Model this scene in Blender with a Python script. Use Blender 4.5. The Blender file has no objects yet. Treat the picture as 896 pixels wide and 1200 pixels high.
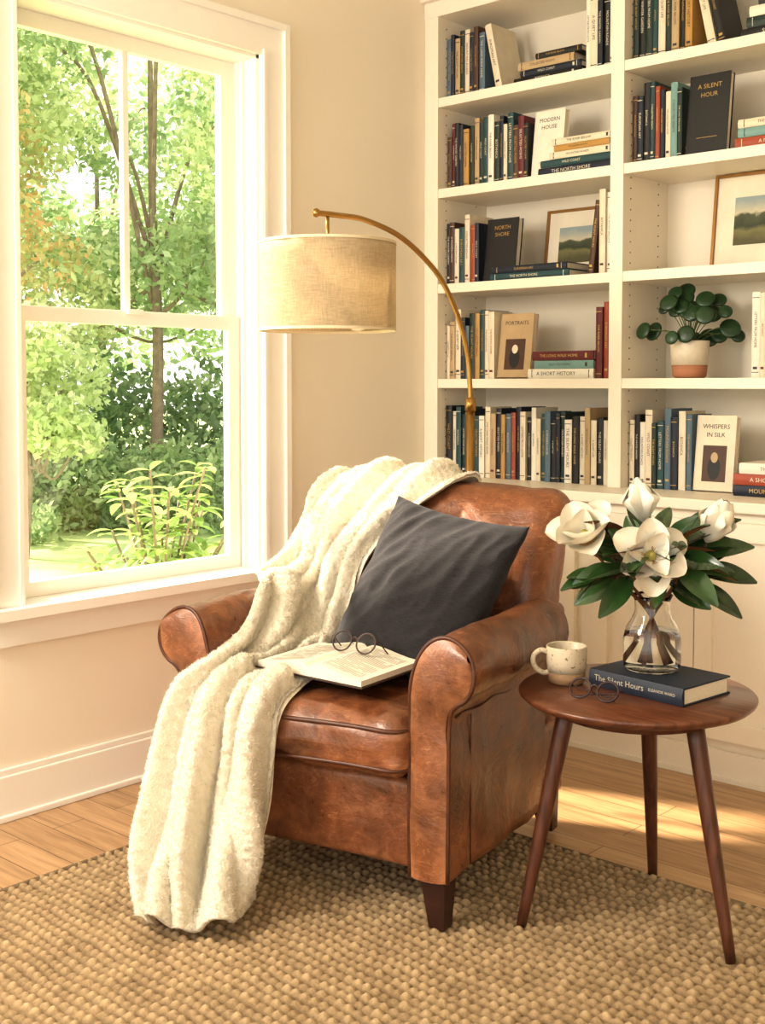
import bpy, bmesh, math, random
import numpy as np
from mathutils import Vector, Matrix, Euler, noise
from mathutils.bvhtree import BVHTree
random.seed(7); RS=np.random.RandomState(5)
SC=bpy.context.scene
pi=math.pi
# ---------------------------------------------------------------- helpers
def lin(c):
    return tuple(((x/255)/12.92 if x/255<=0.04045 else ((x/255+0.055)/1.055)**2.4) for x in c[:3])+(1,)
class NT:
    def __init__(s,name):
        s.m=bpy.data.materials.new(name); s.m.use_nodes=True
        s.t=s.m.node_tree; s.n=s.t.nodes; s.l=s.t.links
        s.p=s.n['Principled BSDF']; s.out=s.n['Material Output']
        s.tc=s.n.new('ShaderNodeTexCoord')
    def new(s,t,**k):
        n=s.n.new(t)
        for a,b in k.items():
            if a in n.inputs: n.inputs[a].default_value=b
            else: setattr(n,a,b)
        return n
    def link(s,a,b): s.l.new(a,b)
    def mapping(s,scale=(1,1,1),rot=(0,0,0),coord='Object'):
        m=s.new('ShaderNodeMapping'); m.inputs['Scale'].default_value=scale; m.inputs['Rotation'].default_value=rot
        s.link(s.tc.outputs[coord],m.inputs['Vector']); return m.outputs['Vector']
    def noise(s,scale,detail=4,rough=.55,vec=None,dist=0):
        n=s.new('ShaderNodeTexNoise'); n.inputs['Scale'].default_value=scale; n.inputs['Detail'].default_value=detail
        n.inputs['Roughness'].default_value=rough; n.inputs['Distortion'].default_value=dist
        s.link(vec if vec else s.tc.outputs['Object'],n.inputs['Vector']); return n.outputs['Fac']
    def ramp(s,fac,stops,interp='LINEAR'):
        r=s.new('ShaderNodeValToRGB'); e=r.color_ramp; e.interpolation=interp
        while len(e.elements)<len(stops): e.elements.new(.5)
        for el,(p,c) in zip(e.elements,stops): el.position=p; el.color=c if len(c)==4 and max(c)<=1 else lin(c)
        s.link(fac,r.inputs['Fac']); return r.outputs['Color']
    def bump(s,h,strength=.3,dist=.01,prev=None):
        b=s.new('ShaderNodeBump'); b.inputs['Strength'].default_value=strength; b.inputs['Distance'].default_value=dist
        s.link(h,b.inputs['Height'])
        if prev: s.link(prev,b.inputs['Normal'])
        return b.outputs['Normal']
    def mix(s,fac,a,b,mode='MIX'):
        m=s.new('ShaderNodeMix',data_type='RGBA',blend_type=mode)
        if isinstance(fac,(int,float)): m.inputs[0].default_value=fac
        else: s.link(fac,m.inputs[0])
        for i,x in ((6,a),(7,b)):
            if isinstance(x,tuple): m.inputs[i].default_value=x
            else: s.link(x,m.inputs[i])
        return m.outputs[2]
    def math(s,op,a,b=0.0):
        m=s.new('ShaderNodeMath',operation=op)
        for i,x in ((0,a),(1,b)):
            if isinstance(x,(int,float)): m.inputs[i].default_value=x
            else: s.link(x,m.inputs[i])
        return m.outputs[0]
def setp(n,**k):
    for a,b in k.items(): n.p.inputs[a.replace('_',' ')].default_value=b
def pmat(name,col,rough=.5,metal=0,var=0.08,vs=8,bs=0,bstr=.2,bd=.003,**k):
    n=NT(name); setp(n,Roughness=rough,Metallic=metal)
    c=lin(col)
    f=n.noise(vs)
    a=tuple(min(1,x*(1-var)) for x in c[:3])+(1,); b=tuple(min(1,x*(1+var)) for x in c[:3])+(1,)
    n.link(n.ramp(f,[(.3,a),(.7,b)]),n.p.inputs['Base Color'])
    if bs: n.link(n.bump(n.noise(bs,3),bstr,bd),n.p.inputs['Normal'])
    for a_,b_ in k.items(): n.p.inputs[a_.replace('_',' ')].default_value=b_
    return n.m
class MB:
    def __init__(s): s.v=[];s.f=[];s.m=[];s.s=[]
    def add(s,vs,fs,mat=0,M=None,smooth=False):
        o=len(s.v)
        if M is not None: vs=[M@Vector(v) for v in vs]
        s.v.extend([tuple(v) for v in vs]); s.f.extend([tuple(i+o for i in f) for f in fs])
        s.m.extend([mat]*len(fs)); s.s.extend([smooth]*len(fs))
    def box(s,x0,x1,y0,y1,z0,z1,mat=0,M=None):
        vs=[(x,y,z) for x in (x0,x1) for y in (y0,y1) for z in (z0,z1)]
        fs=[(0,1,3,2),(4,6,7,5),(0,4,5,1),(2,3,7,6),(0,2,6,4),(1,5,7,3)]
        s.add(vs,fs,mat,M)
    def lathe(s,prof,seg=40,mat=0,M=None,smooth=True):
        vs=[];fs=[]
        for r,z in prof:
            for i in range(seg):
                a=2*pi*i/seg; vs.append((r*math.cos(a),r*math.sin(a),z))
        for j in range(len(prof)-1):
            for i in range(seg):
                k=(i+1)%seg; fs.append((j*seg+i,j*seg+k,(j+1)*seg+k,(j+1)*seg+i))
        if prof[0][0]>1e-4: fs.append(tuple(range(seg))[::-1])
        if prof[-1][0]>1e-4: fs.append(tuple((len(prof)-1)*seg+i for i in range(seg)))
        s.add(vs,fs,mat,M,smooth)
    def tube(s,pts,rad,seg=10,mat=0,M=None,closed=False,smooth=True):
        pts=[Vector(p) for p in pts]; n=len(pts)
        if not hasattr(rad,'__len__'): rad=[rad]*n
        vs=[];fs=[];up=None
        for i,p in enumerate(pts):
            if closed: t=pts[(i+1)%n]-pts[i-1]
            else: t=pts[min(i+1,n-1)]-pts[max(i-1,0)]
            if t.length<1e-9: t=Vector((0,0,1))
            t.normalize()
            if up is None:
                up=Vector((0,0,1)) if abs(t.z)<.9 else Vector((1,0,0))
            up=(up-t*up.dot(t)); 
            if up.length<1e-6: up=t.orthogonal()
            up.normalize(); q=t.cross(up)
            for k in range(seg):
                a=2*pi*k/seg; vs.append(p+(up*math.cos(a)+q*math.sin(a))*rad[i])
        for i in range(n if closed else n-1):
            for k in range(seg):
                j=(i+1)%n; fs.append((i*seg+k,i*seg+(k+1)%seg,j*seg+(k+1)%seg,j*seg+k))
        if not closed:
            fs.append(tuple(range(seg))[::-1]); fs.append(tuple((n-1)*seg+k for k in range(seg)))
        s.add(vs,fs,mat,M,smooth)
    def rbox(s,h,r,mat=0,M=None,k=4,m=8,deform=None):
        hx,hy,hz=h
        def ax(hh):
            rr=min(r,hh*.999); inn=hh-rr
            a=[-inn-rr*math.tan(pi/4*(k-i)/k) for i in range(k)]
            a+=list(np.linspace(-inn,inn,m+1))
            a+=[inn+rr*math.tan(pi/4*(i+1)/k) for i in range(k)]
            return a
        A=[ax(hx),ax(hy),ax(hz)]; H=(hx,hy,hz); d={};vs=[];fs=[]
        def vert(q):
            key=tuple(round(x,6) for x in q)
            if key in d: return d[key]
            c=[max(-(H[i]-min(r,H[i]*.999)),min(H[i]-min(r,H[i]*.999),q[i])) for i in range(3)]
            e=Vector([q[i]-c[i] for i in range(3)])
            if e.length>0: e=e.normalized()*min(r,min(H))
            p=Vector(c)+e
            if deform: p=Vector(deform(p))
            d[key]=len(vs); vs.append(p); return d[key]
        for a in range(3):
            b,c=(a+1)%3,(a+2)%3
            for sg in (-1,1):
                for i in range(len(A[b])-1):
                    for j in range(len(A[c])-1):
                        idx=[]
                        for (ii,jj) in ((i,j),(i+1,j),(i+1,j+1),(i,j+1)):
                            q=[0,0,0]; q[a]=sg*H[a]; q[b]=A[b][ii]; q[c]=A[c][jj]; idx.append(vert(q))
                        if sg<0: idx=idx[::-1]
                        fs.append(tuple(idx))
        s.add(vs,fs,mat,M,True)
    def grid(s,P,mat=0,M=None,smooth=True):
        n=len(P);m=len(P[0]); vs=[p for row in P for p in row]
        s.add(vs,[(i*m+j,i*m+j+1,(i+1)*m+j+1,(i+1)*m+j) for i in range(n-1) for j in range(m-1)],mat,M,smooth)
    def obj(s,name,mats,parent=None,loc=(0,0,0),rotz=0,bevel=0,recalc=True,M=None):
        me=bpy.data.meshes.new(name); me.from_pydata(s.v,[],s.f)
        for m in mats: me.materials.append(m)
        me.polygons.foreach_set('material_index',s.m); me.polygons.foreach_set('use_smooth',s.s)
        if recalc:
            bm=bmesh.new(); bm.from_mesh(me); bmesh.ops.recalc_face_normals(bm,faces=bm.faces); bm.to_mesh(me); bm.free()
        me.update()
        o=bpy.data.objects.new(name,me); SC.collection.objects.link(o)
        if M is not None: o.matrix_world=M
        else: o.location=loc; o.rotation_euler=(0,0,rotz)
        if parent: o.parent=parent
        if bevel:
            b=o.modifiers.new('b','BEVEL'); b.width=bevel; b.segments=2; b.limit_method='ANGLE'; b.angle_limit=math.radians(50)
        return o
def empty(name,loc=(0,0,0),rotz=0):
    e=bpy.data.objects.new(name,None); SC.collection.objects.link(e); e.location=loc; e.rotation_euler=(0,0,rotz); e.empty_display_size=.1; return e
def crom(P,n,closed=False):
    P=np.array(P,float); N=len(P); out=[]
    segs=N if closed else N-1
    for i in range(segs):
        if closed: a,b,c,d=P[(i-1)%N],P[i],P[(i+1)%N],P[(i+2)%N]
        else: a,b,c,d=P[max(i-1,0)],P[i],P[i+1],P[min(i+2,N-1)]
        for k in range(n):
            t=k/n; out.append(.5*((2*b)+(-a+c)*t+(2*a-5*b+4*c-d)*t*t+(-a+3*b-3*c+d)*t**3))
    if not closed: out.append(P[-1])
    return np.array(out)
def T(x,y,z): return Matrix.Translation((x,y,z))
def R(a,ax): return Matrix.Rotation(a,4,ax)
def along(p,d,roll=0):
    return Matrix.Translation(p)@Vector(d).to_track_quat('Z','Y').to_matrix().to_4x4()@R(roll,'Z')
_tc={}
def text(sx):
    if sx in _tc: return _tc[sx]
    c=bpy.data.curves.new('txt','FONT'); c.body=sx; c.size=1; c.resolution_u=2; c.align_x='CENTER'; c.align_y='CENTER'
    o=bpy.data.objects.new('txt',c); SC.collection.objects.link(o); bpy.context.view_layer.update()
    me=bpy.data.meshes.new_from_object(o.evaluated_get(bpy.context.evaluated_depsgraph_get()))
    vs=[tuple(v.co) for v in me.vertices]; fs=[tuple(p.vertices) for p in me.polygons]
    bpy.data.objects.remove(o); bpy.data.curves.remove(c); bpy.data.meshes.remove(me)
    w=max(v[0] for v in vs)-min(v[0] for v in vs)
    _tc[sx]=(vs,fs,w); return _tc[sx]
# ---------------------------------------------------------------- materials
M_wall=pmat('wall_paint',(237,227,209),.75,var=.015,vs=2,bs=160,bstr=.08,bd=.001)
M_trim=pmat('trim_paint',(242,238,229),.38,var=.01)
M_case=pmat('bookcase_paint',(235,226,208),.42,var=.012)
M_ceil=pmat('ceiling_paint',(243,238,228),.85,var=.01)
M_brass=pmat('brushed_brass',(168,132,76),.28,1,var=.06,vs=30)
M_dark=pmat('dark_gap',(110,94,74),.8)
n=NT('oak_floor'); v=n.mapping((1,1,1))
br=n.new('ShaderNodeTexBrick',offset=.37,squash=1); n.link(v,br.inputs['Vector'])
for a,b in (('Scale',1),('Mortar Size',.0014),('Brick Width',1.25),('Row Height',.105),('Bias',0),('Mortar Smooth',.2)): br.inputs[a].default_value=b
br.inputs['Color1'].default_value=(0,0,0,1); br.inputs['Color2'].default_value=(1,1,1,1); br.inputs['Mortar'].default_value=(.5,.5,.5,1)
gr=n.noise(2.2,8,.65,n.mapping((1.2,16,1)),.6)
base=n.ramp(br.outputs['Color'],[(0,(150,116,80)),(.5,(178,142,102)),(1,(198,162,120))])
c=n.mix(.62,base,n.ramp(gr,[(.3,(112,82,54)),(.5,(176,140,100)),(.75,(210,176,134))]))
c=n.mix(br.outputs['Fac'],c,lin((70,48,30))); n.link(c,n.p.inputs['Base Color'])
setp(n,Roughness=.30); n.link(n.bump(n.math('SUBTRACT',n.math('MULTIPLY',gr,.25),br.outputs['Fac']),.25,.002),n.p.inputs['Normal'])
M_floor=n.m
def leather(name):
    n=NT(name)
    a=n.noise(3.4,6,.58,dist=.4); b=n.noise(22,5,.6,dist=.5); g=n.new('ShaderNodeNewGeometry')
    c=n.ramp(a,[(.32,(54,27,15)),(.45,(92,48,26)),(.57,(124,68,37)),(.72,(156,94,56))])
    c=n.mix(.28,c,n.ramp(b,[(.34,(56,28,15)),(.50,(108,58,31)),(.68,(172,110,68))]))
    w=n.ramp(g.outputs['Pointiness'],[(.42,(0,0,0,1)),(.5,(.15,.15,.15,1)),(.57,(1,1,1,1))])
    c=n.mix(n.math('MULTIPLY',n.math('MULTIPLY',w,.8),b),c,lin((202,142,96)))
    for sc_,rot,amt in ((5,(.4,.8,.2),.5),(8,(1.2,.3,.9),.4)):
        sc=n.new('ShaderNodeTexNoise'); sc.inputs['Scale'].default_value=sc_; sc.inputs['Detail'].default_value=4; sc.inputs['Distortion'].default_value=1.8
        n.link(n.mapping((1,1,4),rot),sc.inputs['Vector'])
        sr=n.ramp(sc.outputs['Fac'],[(.492,(0,0,0,1)),(.5,(1,1,1,1)),(.508,(0,0,0,1))])
        c=n.mix(n.math('MULTIPLY',n.math('MULTIPLY',sr,amt),n.ramp(a,[(.45,(0,0,0,1)),(.58,(1,1,1,1))])),c,lin((206,152,108)))
    n.link(c,n.p.inputs['Base Color'])
    n.link(n.ramp(b,[(.3,(.26,)*3+(1,)),(.7,(.46,)*3+(1,))]),n.p.inputs['Roughness'])
    vo=n.new('ShaderNodeTexVoronoi',feature='DISTANCE_TO_EDGE'); vo.inputs['Scale'].default_value=190; n.link(n.tc.outputs['Object'],vo.inputs['Vector'])
    b1=n.bump(vo.outputs['Distance'],.2,.002); b2=n.bump(n.noise(9,5,.55,dist=.7),.55,.016,b1)
    n.link(n.bump(n.noise(30,4,.6,n.mapping((1,1,2.4)),1.6),.16,.005,b2),n.p.inputs['Normal']); setp(n,Coat_Weight=.18,Coat_Roughness=.25)
    return n.m
M_leather=leather('cognac_leather')
M_pipe=pmat('leather_piping',(78,41,22),.42,var=.3,vs=30)
M_legw=pmat('dark_leg_wood',(54,28,19),.35,var=.25,vs=20)
n=NT('walnut'); g=n.noise(3,7,.6,n.mapping((3,28,3)),1.2)
n.link(n.ramp(g,[(.3,(66,34,21)),(.5,(100,57,36)),(.75,(128,80,53))]),n.p.inputs['Base Color']); setp(n,Roughness=.33,Coat_Weight=.15); M_walnut=n.m
n=NT('walnut_leg'); g=n.noise(3,6,.6,n.mapping((22,22,2)),.6)
n.link(n.ramp(g,[(.3,(56,29,19)),(.5,(84,47,31)),(.75,(106,63,43))]),n.p.inputs['Base Color']); setp(n,Roughness=.35); M_wleg=n.m
n=NT('cream_boucle'); a=n.noise(110,4,.7); b=n.noise(14,3); at=n.new('ShaderNodeAttribute',attribute_name='hgt')
c=n.mix(.5,n.ramp(a,[(.3,(208,198,176)),(.6,(230,222,204))]),n.ramp(b,[(.3,(220,211,190)),(.7,(232,225,208))]))
c=n.mix(.3,c,n.ramp(at.outputs['Fac'],[(.2,(204,192,168)),(.7,(234,227,210))]))
n.link(c,n.p.inputs['Base Color'])
vo=n.new('ShaderNodeTexVoronoi'); vo.inputs['Scale'].default_value=150; n.link(n.tc.outputs['Object'],vo.inputs['Vector'])
n.link(n.bump(a,.5,.005,n.bump(vo.outputs['Distance'],.35,.004)),n.p.inputs['Normal']); setp(n,Roughness=.95,Sheen_Weight=.1,Sheen_Roughness=.6); M_throw=n.m
M_fuzz=pmat('cream_pile',(231,223,206),.95,var=.05,vs=30)
def linen(name,c0,c1,scale,rough=.9,sheen=.2,bs=.4):
    n=NT(name)
    w1=n.noise(scale,2,.6,n.mapping((1,1,14),coord='Object')); w2=n.noise(scale,2,.6,n.mapping((14,14,1),coord='Object'))
    f=n.math('MULTIPLY',n.math('ADD',w1,w2),.5)
    n.link(n.ramp(f,[(.38,c0),(.62,c1)]),n.p.inputs['Base Color'])
    n.link(n.bump(f,bs,.002),n.p.inputs['Normal']); setp(n,Roughness=rough,Sheen_Weight=sheen); return n
M_pillow=linen('charcoal_linen',(17,15,17),(38,35,38),44,.95,.04,.7).m
n=linen('linen_shade',(168,150,120),(212,194,162),34,.9,0)
tr=n.new('ShaderNodeBsdfTranslucent'); tr.inputs['Color'].default_value=lin((226,208,176))
mx=n.new('ShaderNodeMixShader'); mx.inputs[0].default_value=.35; n.link(n.p.outputs[0],mx.inputs[1]); n.link(tr.outputs[0],mx.inputs[2]); n.link(mx.outputs[0],n.out.inputs['Surface']); M_shade=n.m
M_shadetrim=pmat('shade_trim',(214,198,168),.8)
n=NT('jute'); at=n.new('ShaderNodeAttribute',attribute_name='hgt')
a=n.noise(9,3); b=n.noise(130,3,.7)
c=n.ramp(at.outputs['Fac'],[(0,(60,46,31)),(.35,(116,93,64)),(.7,(166,140,104)),(1,(204,180,142))])  # occlusion-like shade put into the colour: valleys between nubs darkened by height
c=n.mix(.3,c,n.ramp(b,[(.3,(106,84,57)),(.7,(200,176,138))])); c=n.mix(.22,c,n.ramp(a,[(.35,(118,96,66)),(.65,(188,164,126))]))
n.link(c,n.p.inputs['Base Color']); n.link(n.bump(b,.7,.004),n.p.inputs['Normal']); setp(n,Roughness=.9); M_jute=n.m
def glassmat(name,col=(1,1,1,1),rough=0,ior=1.45):
    n=NT(name); setp(n,Roughness=rough,IOR=ior,Transmission_Weight=1); n.p.inputs['Base Color'].default_value=col; return n.m
M_glass=glassmat('vase_glass',(.98,.99,.98,1)); M_water=glassmat('water',(.97,.98,.95,1),0,1.33)
def pane(name,gloss,tint):
    n=NT(name); tp=n.new('ShaderNodeBsdfTransparent'); tp.inputs['Color'].default_value=tint; gl=n.new('ShaderNodeBsdfGlossy'); gl.inputs['Roughness'].default_value=.02
    mx=n.new('ShaderNodeMixShader'); mx.inputs[0].default_value=gloss
    n.link(tp.outputs[0],mx.inputs[1]); n.link(gl.outputs[0],mx.inputs[2]); n.link(mx.outputs[0],n.out.inputs['Surface']); return n.m
M_wglass=pane('window_glass',.05,(1,1,1,1)); M_lens=pane('lens_glass',.012,(.95,.93,.93,1)); M_lens2=pane('tinted_lens_glass',.004,(.93,.90,.90,1))
M_pages=pmat('paper_pages',(228,218,198),.8,var=.05,vs=200)
# ---------------------------------------------------------------- room
WX=-3.125; BY=4.10
Y0,Y1,Z0,Z1=1.90,2.85,.63,2.42
mb=MB()
for (y0,y1,z0,z1) in ((-1.2,Y0-.002,0,2.9),(Y1+.002,BY+.15,0,2.9),(Y0-.002,Y1+.002,0,Z0-.032),(Y0-.002,Y1+.002,Z1+.002,2.9)):
    mb.box(WX-.18,WX,y0,y1,z0,z1)
mb.obj('wall_left',[M_wall])
mb=MB(); mb.box(WX,1.7,BY,BY+.15,0,2.9); mb.obj('wall_back',[M_wall])
mb=MB(); mb.box(1.6,1.7,-1.2,BY,0,2.9); mb.obj('wall_right',[M_wall])
mb=MB(); mb.box(WX-.18,1.7,-1.2,BY+.15,-.1,0); mb.obj('floor',[M_floor])
mb=MB(); mb.box(WX-.18,1.7,-1.2,BY+.15,2.9,3.0); mb.obj('ceiling',[M_ceil])
mb=MB(); mb.box(WX,WX+.016,-1.2,3.55,0,.135); mb.box(WX,WX+.024,-1.2,3.55,0,.02); mb.box(WX,WX+.011,-1.2,3.55,.134,.155); mb.obj('baseboard_left',[M_trim],bevel=.004)
w=empty('window_1')
mb=MB(); cw=.11
for (y0,y1,z0,z1) in ((Y0-cw,Y0,Z0,Z1+cw),(Y1,Y1+cw,Z0,Z1+cw),(Y0,Y1,Z1,Z1+cw)):
    mb.box(WX+.0005,WX+.018,y0,y1,z0,z1)
mb.box(WX+.001,WX+.032,Y0-cw-.012,Y0-cw+.012,Z0,Z1+cw+.012); mb.box(WX+.001,WX+.032,Y1+cw-.012,Y1+cw+.012,Z0,Z1+cw+.012); mb.box(WX+.001,WX+.0315,Y0-cw,Y1+cw,Z1+cw-.012,Z1+cw+.0115)
mb.box(WX+.001,WX+.024,Y0-.018,Y0-.004,Z0,Z1+.018); mb.box(WX+.001,WX+.024,Y1+.004,Y1+.018,Z0,Z1+.018)
mb.box(WX-.178,WX+.065,Y0-.001,Y1+.001,Z0-.031,Z0); mb.box(WX+.0005,WX+.0648,Y0-cw-.03,Y1+cw+.03,Z0-.0312,Z0-.0003)
mb.box(WX+.0005,WX+.02,Y0-cw,Y1+cw,Z0-.115,Z0-.03); mb.box(WX+.001,WX+.03,Y0-cw,Y1+cw,Z0-.05,Z0-.031)
mb.obj('casing',[M_trim],w)
mb=MB()
mb.box(WX-.17,WX+.0002,Y0-.001,Y0+.012,Z0,Z1); mb.box(WX-.17,WX+.0002,Y1-.012,Y1+.001,Z0,Z1); mb.box(WX-.17,WX+.0002,Y0,Y1,Z1-.012,Z1+.001)
mb.box(WX-.075,WX-.06,Y0+.011,Y0+.024,Z0,Z1-.011); mb.box(WX-.075,WX-.06,Y1-.024,Y1-.011,Z0,Z1-.011)
mb.obj('jamb',[M_trim],w)
def sash(xf,z0,z1,mun,bot,top):
    m=MB(); a,b=Y0+.0125,Y1-.0125; st=.062; t=.03
    m.box(xf-t,xf,a,a+st,z0,z1); m.box(xf-t,xf,b-st,b,z0,z1); m.box(xf-t,xf,a+st,b-st,z0,z0+bot); m.box(xf-t,xf,a+st,b-st,z1-top,z1)
    if mun: m.box(xf-t+.004,xf-.004,(a+b)/2-.011,(a+b)/2+.011,z0+bot,z1-top)
    m.obj('sash',[M_trim],w)
    g=MB(); y0,y1=a+st-.005,b-st+.005
    g.add([(xf-t/2,y0,z0+bot-.005),(xf-t/2,y1,z0+bot-.005),(xf-t/2,y1,z1-top+.005),(xf-t/2,y0,z1-top+.005)],[(0,1,2,3)])
    g.obj('pane',[M_wglass],w)
sash(WX-.115,1.475,Z1-.0125,True,.045,.05)
sash(WX-.08,Z0+.0005,1.515,False,.045,.045)
mb=MB(); mb.box(WX-.079,WX-.066,2.34,2.40,1.505,1.522); mb.obj('sash_lock',[M_trim],w)
# ---------------------------------------------------------------- bookcase
FY=3.75; bays=[(-3.056,-2.263),(-2.211,-1.42),(-1.368,-.577)]
SH=[.908,1.30,1.68,2.06,2.42]
bc=empty('built_in_bookcase')
mb=MB()
mb.box(WX+.001,-.52,4.075,BY-.001,.909,2.80)
for a,b in [(WX+.001,-3.056),(-2.263,-2.211),(-1.42,-1.368),(-.577,-.52)]:
    mb.box(a,b,FY,4.0755,.9085,2.7995)
mb.box(WX+.001,-.52,FY-.003,4.075,2.74,2.899)
mb.box(WX+.001,-.52,FY-.03,FY-.0035,2.80,2.898)
for a,b in bays:
    for z in SH[1:]:
        mb.box(a-.0005,b+.0005,FY+.004,4.076,z-.036,z)
mb.obj('uppers',[M_case],bc)
mb=MB(); mb.box(WX+.001,-.50,3.535,4.08,.8725,.908); mb.obj('countertop',[M_case],bc,bevel=.004)
mb=MB(); mb.box(WX+.001,-.52,3.572,4.08,.0005,.872)
mb.box(WX+.001,-.51,3.556,3.5715,.0005,.10); mb.box(WX+.001,-.51,3.548,3.5555,.0005,.018); mb.obj('base_cabinet',[M_case],bc)
mb=MB(); kn=MB()
def door(a,b):
    z0,z1=.135,.84; s_=.06; y=3.550
    mb.box(a,a+s_,y,3.5715,z0,z1); mb.box(b-s_,b,y,3.5715,z0,z1); mb.box(a+s_,b-s_,y,3.5715,z0,z0+s_); mb.box(a+s_,b-s_,y,3.5715,z1-s_,z1)
    mb.box(a+s_,b-s_,3.566,3.5713,z0+s_,z1-s_)
for a,b in bays:
    m_=(a+b)/2; door(a+.01,m_-.002); door(m_+.002,b-.01)
    for sx in (-.03,.03):
        kn.lathe([(0.004,0),(.005,.012),(.011,.018),(.012,.024),(.008,.03),(0,.031)],16,0,T(m_+sx,3.550,.79)@R(pi/2,'X'))
mb.obj('doors',[M_case],bc); kn.obj('knobs',[M_brass],bc)
mb=MB()
for xx,sg in ((-2.264,-1),(-2.21,1),(-1.421,-1),(-3.055,1)):
    for i in range(46):
        for yy in (3.80,4.0):
            z=.99+i*.038
            mb.lathe([(.0024,0),(.0024,.002)],8,0,T(xx+sg*.0005,yy,z)@R(pi/2*sg,'Y'),False)
mb.obj('shelf_pin_holes',[M_dark],bc)
# ---------------------------------------------------------------- books
pal=[('cream',(220,208,184)),('navy',(20,29,46)),('black',(22,21,23)),('teal',(32,68,72)),('mustard',(180,138,72)),('rust',(158,70,44)),('forest',(28,46,40)),
 ('greyblue',(82,104,120)),('brown',(76,48,32)),('white',(228,221,206)),('maroon',(98,30,34)),('lightteal',(118,154,150)),('tan',(182,156,118))]
bmats=[pmat('book_'+a,c,.55,var=.06,vs=20) for a,c in pal]
NP=len(pal); bmats+= [M_pages,pmat('foil_gold',(190,156,92),.35,.4),pmat('ink_white',(214,204,184),.6),pmat('ink_dark',(58,48,42),.6)]
PG,GO,WH,DK=NP,NP+1,NP+2,NP+3
cr,nv,bk,te,mu,ru,fo,gb,bw,wh,ma,lt,ta=range(13)
light={cr,wh,lt,ta,mu}
titles=["THE SILENT HOURS","A MODERN HOUSE","THE WINTER GARDEN","A QUIET LIFE","EUROPEAN ART","THE LONG WALK HOME","MOUNTAIN ROADS","A SHORT HISTORY","THE NORTH SHORE","COLLECTED ESSAYS","BOTANICA","THE RIVER BELOW","SELECTED POEMS","LETTERS FROM HOME","WILD COAST"]
def book(mb,M,t,h,d,ci,title=None):
    c=.0028
    mb.box(0,c,.002,d,0,h,ci,M); mb.box(t-c,t,.002,d,0,h,ci,M)
    arc=[(t*i/6,-.004*math.sin(pi*i/6)) for i in range(7)]
    vs=[]
    for z in (0,h):
        vs+=[(x,y,z) for x,y in arc]+[(t,.004,z),(0,.004,z)]
    fs=[(i,(i+1)%9,9+(i+1)%9,9+i) for i in range(9)]+[tuple(range(9))[::-1],tuple(range(9,18))]
    mb.add(vs,fs,ci,M,False)
    mb.box(c,t-c,.004,d-.004,.004,h-.004,PG,M)
    tm=random.choice([GO,WH]) if ci not in light else random.choice([DK,DK,ma])
    if title is None: title=random.choice(titles)
    vs,fs,w_=text(title)
    sc=min(t*random.uniform(.40,.6),h*.62/w_)
    Mt=M@T(t/2,-.0046,h*.56)@Matrix(((0,1,0,0),(0,0,-1,0),(-1,0,0,0),(0,0,0,1)))@Matrix.Scale(sc,4)
    mb.add(vs,fs,tm,Mt)
    if random.random()<.6:
        for zz in (.06,.93): mb.box(t*.1,t*.9,-.0044,0,h*zz,h*zz+.0022,tm,M)
    if random.random()<.5: mb.box(t*.25,t*.75,-.0047,0,h*.1,h*.1+.008,tm,M)
mb=MB()
def row(x,x1,z,cols,hmin=.2,hmax=.262,tmin=.018,tmax=.034,y=3.795):
    i=0
    while True:
        t=random.uniform(tmin,tmax)
        if x+t>x1: break
        h=random.uniform(hmin,hmax); book(mb,T(x,y+random.uniform(0,.012),z+.0005),t,h,random.uniform(.14,.17),cols[i%len(cols)] if cols else random.randrange(13))
        x+=t+.0012; i+=1
    return x
def leaning(x,z,ang,t,h,ci,y=3.80,d=.16):
    book(mb,T(x,y,z+.001+(t*math.sin(ang) if ang>0 else 0))@R(ang,'Y'),t,h,d,ci)
def stack(xr,z,items,y=3.80):
    for (L,t,ci,dx) in items:
        book(mb,T(xr+dx,y,z+.0005)@R(-pi/2,'Y'),t,L,.165,ci); z+=t+.0012
    return z
def faceout(x,z,wd,h,t,ci,y,tilt=.16,yaw=0,title='',panel=None):
    M=T(x,y,z+.002)@R(yaw,'Z')@R(-tilt,'X')@R(-pi/2,'Z')
    book(mb,M,t,h,wd,ci)
    Mf=T(x,y,z+.002)@R(yaw,'Z')@R(-tilt,'X')@T(wd/2,-t-.0006,0)@R(pi/2,'X')
    tm=GO if ci not in light else DK
    for i,l in enumerate(title.split('/')):
        vs,fs,w_=text(l); sc=min(.022,wd*.7/w_); mb.add(vs,fs,tm,Mf@T(0,h*(.85-.11*i),0)@Matrix.Scale(sc,4))
    if panel is not None:
        mb.box(-wd*.3,wd*.3,h*.12,h*.6,-.001,.0004,panel[0],Mf)
        vs=[(wd*.16*math.cos(a*pi/10),h*.30+h*.16*math.sin(a*pi/10),.0008) for a in range(20)]; mb.add(vs,[tuple(range(20))],panel[1],Mf)
        vs=[(wd*.09*math.cos(a*pi/10),h*.44+h*.07*math.sin(a*pi/10),.0012) for a in range(20)]; mb.add(vs,[tuple(range(20))],panel[2],Mf)
    else:
        mb.box(-wd*.25,wd*.25,h*.2,h*.206,-.001,.0004,tm,Mf)
A0=-3.05; S0,S1,S2,S3,S4=SH
x=row(A0,-2.86,S4,[gb,nv,ta,fo,cr,nv,bw],.23,.28,.017,.028); leaning(x+.055,S4,-.22,.03,.26,cr)
stack(-2.42,S4,[(.30,.026,bk,0),(.27,.024,nv,.0),(.25,.03,ta,-.03),(.20,.022,bk,.0)])
row(-2.40,-2.27,S4,[wh,cr,nv,bk],.25,.30)
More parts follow.
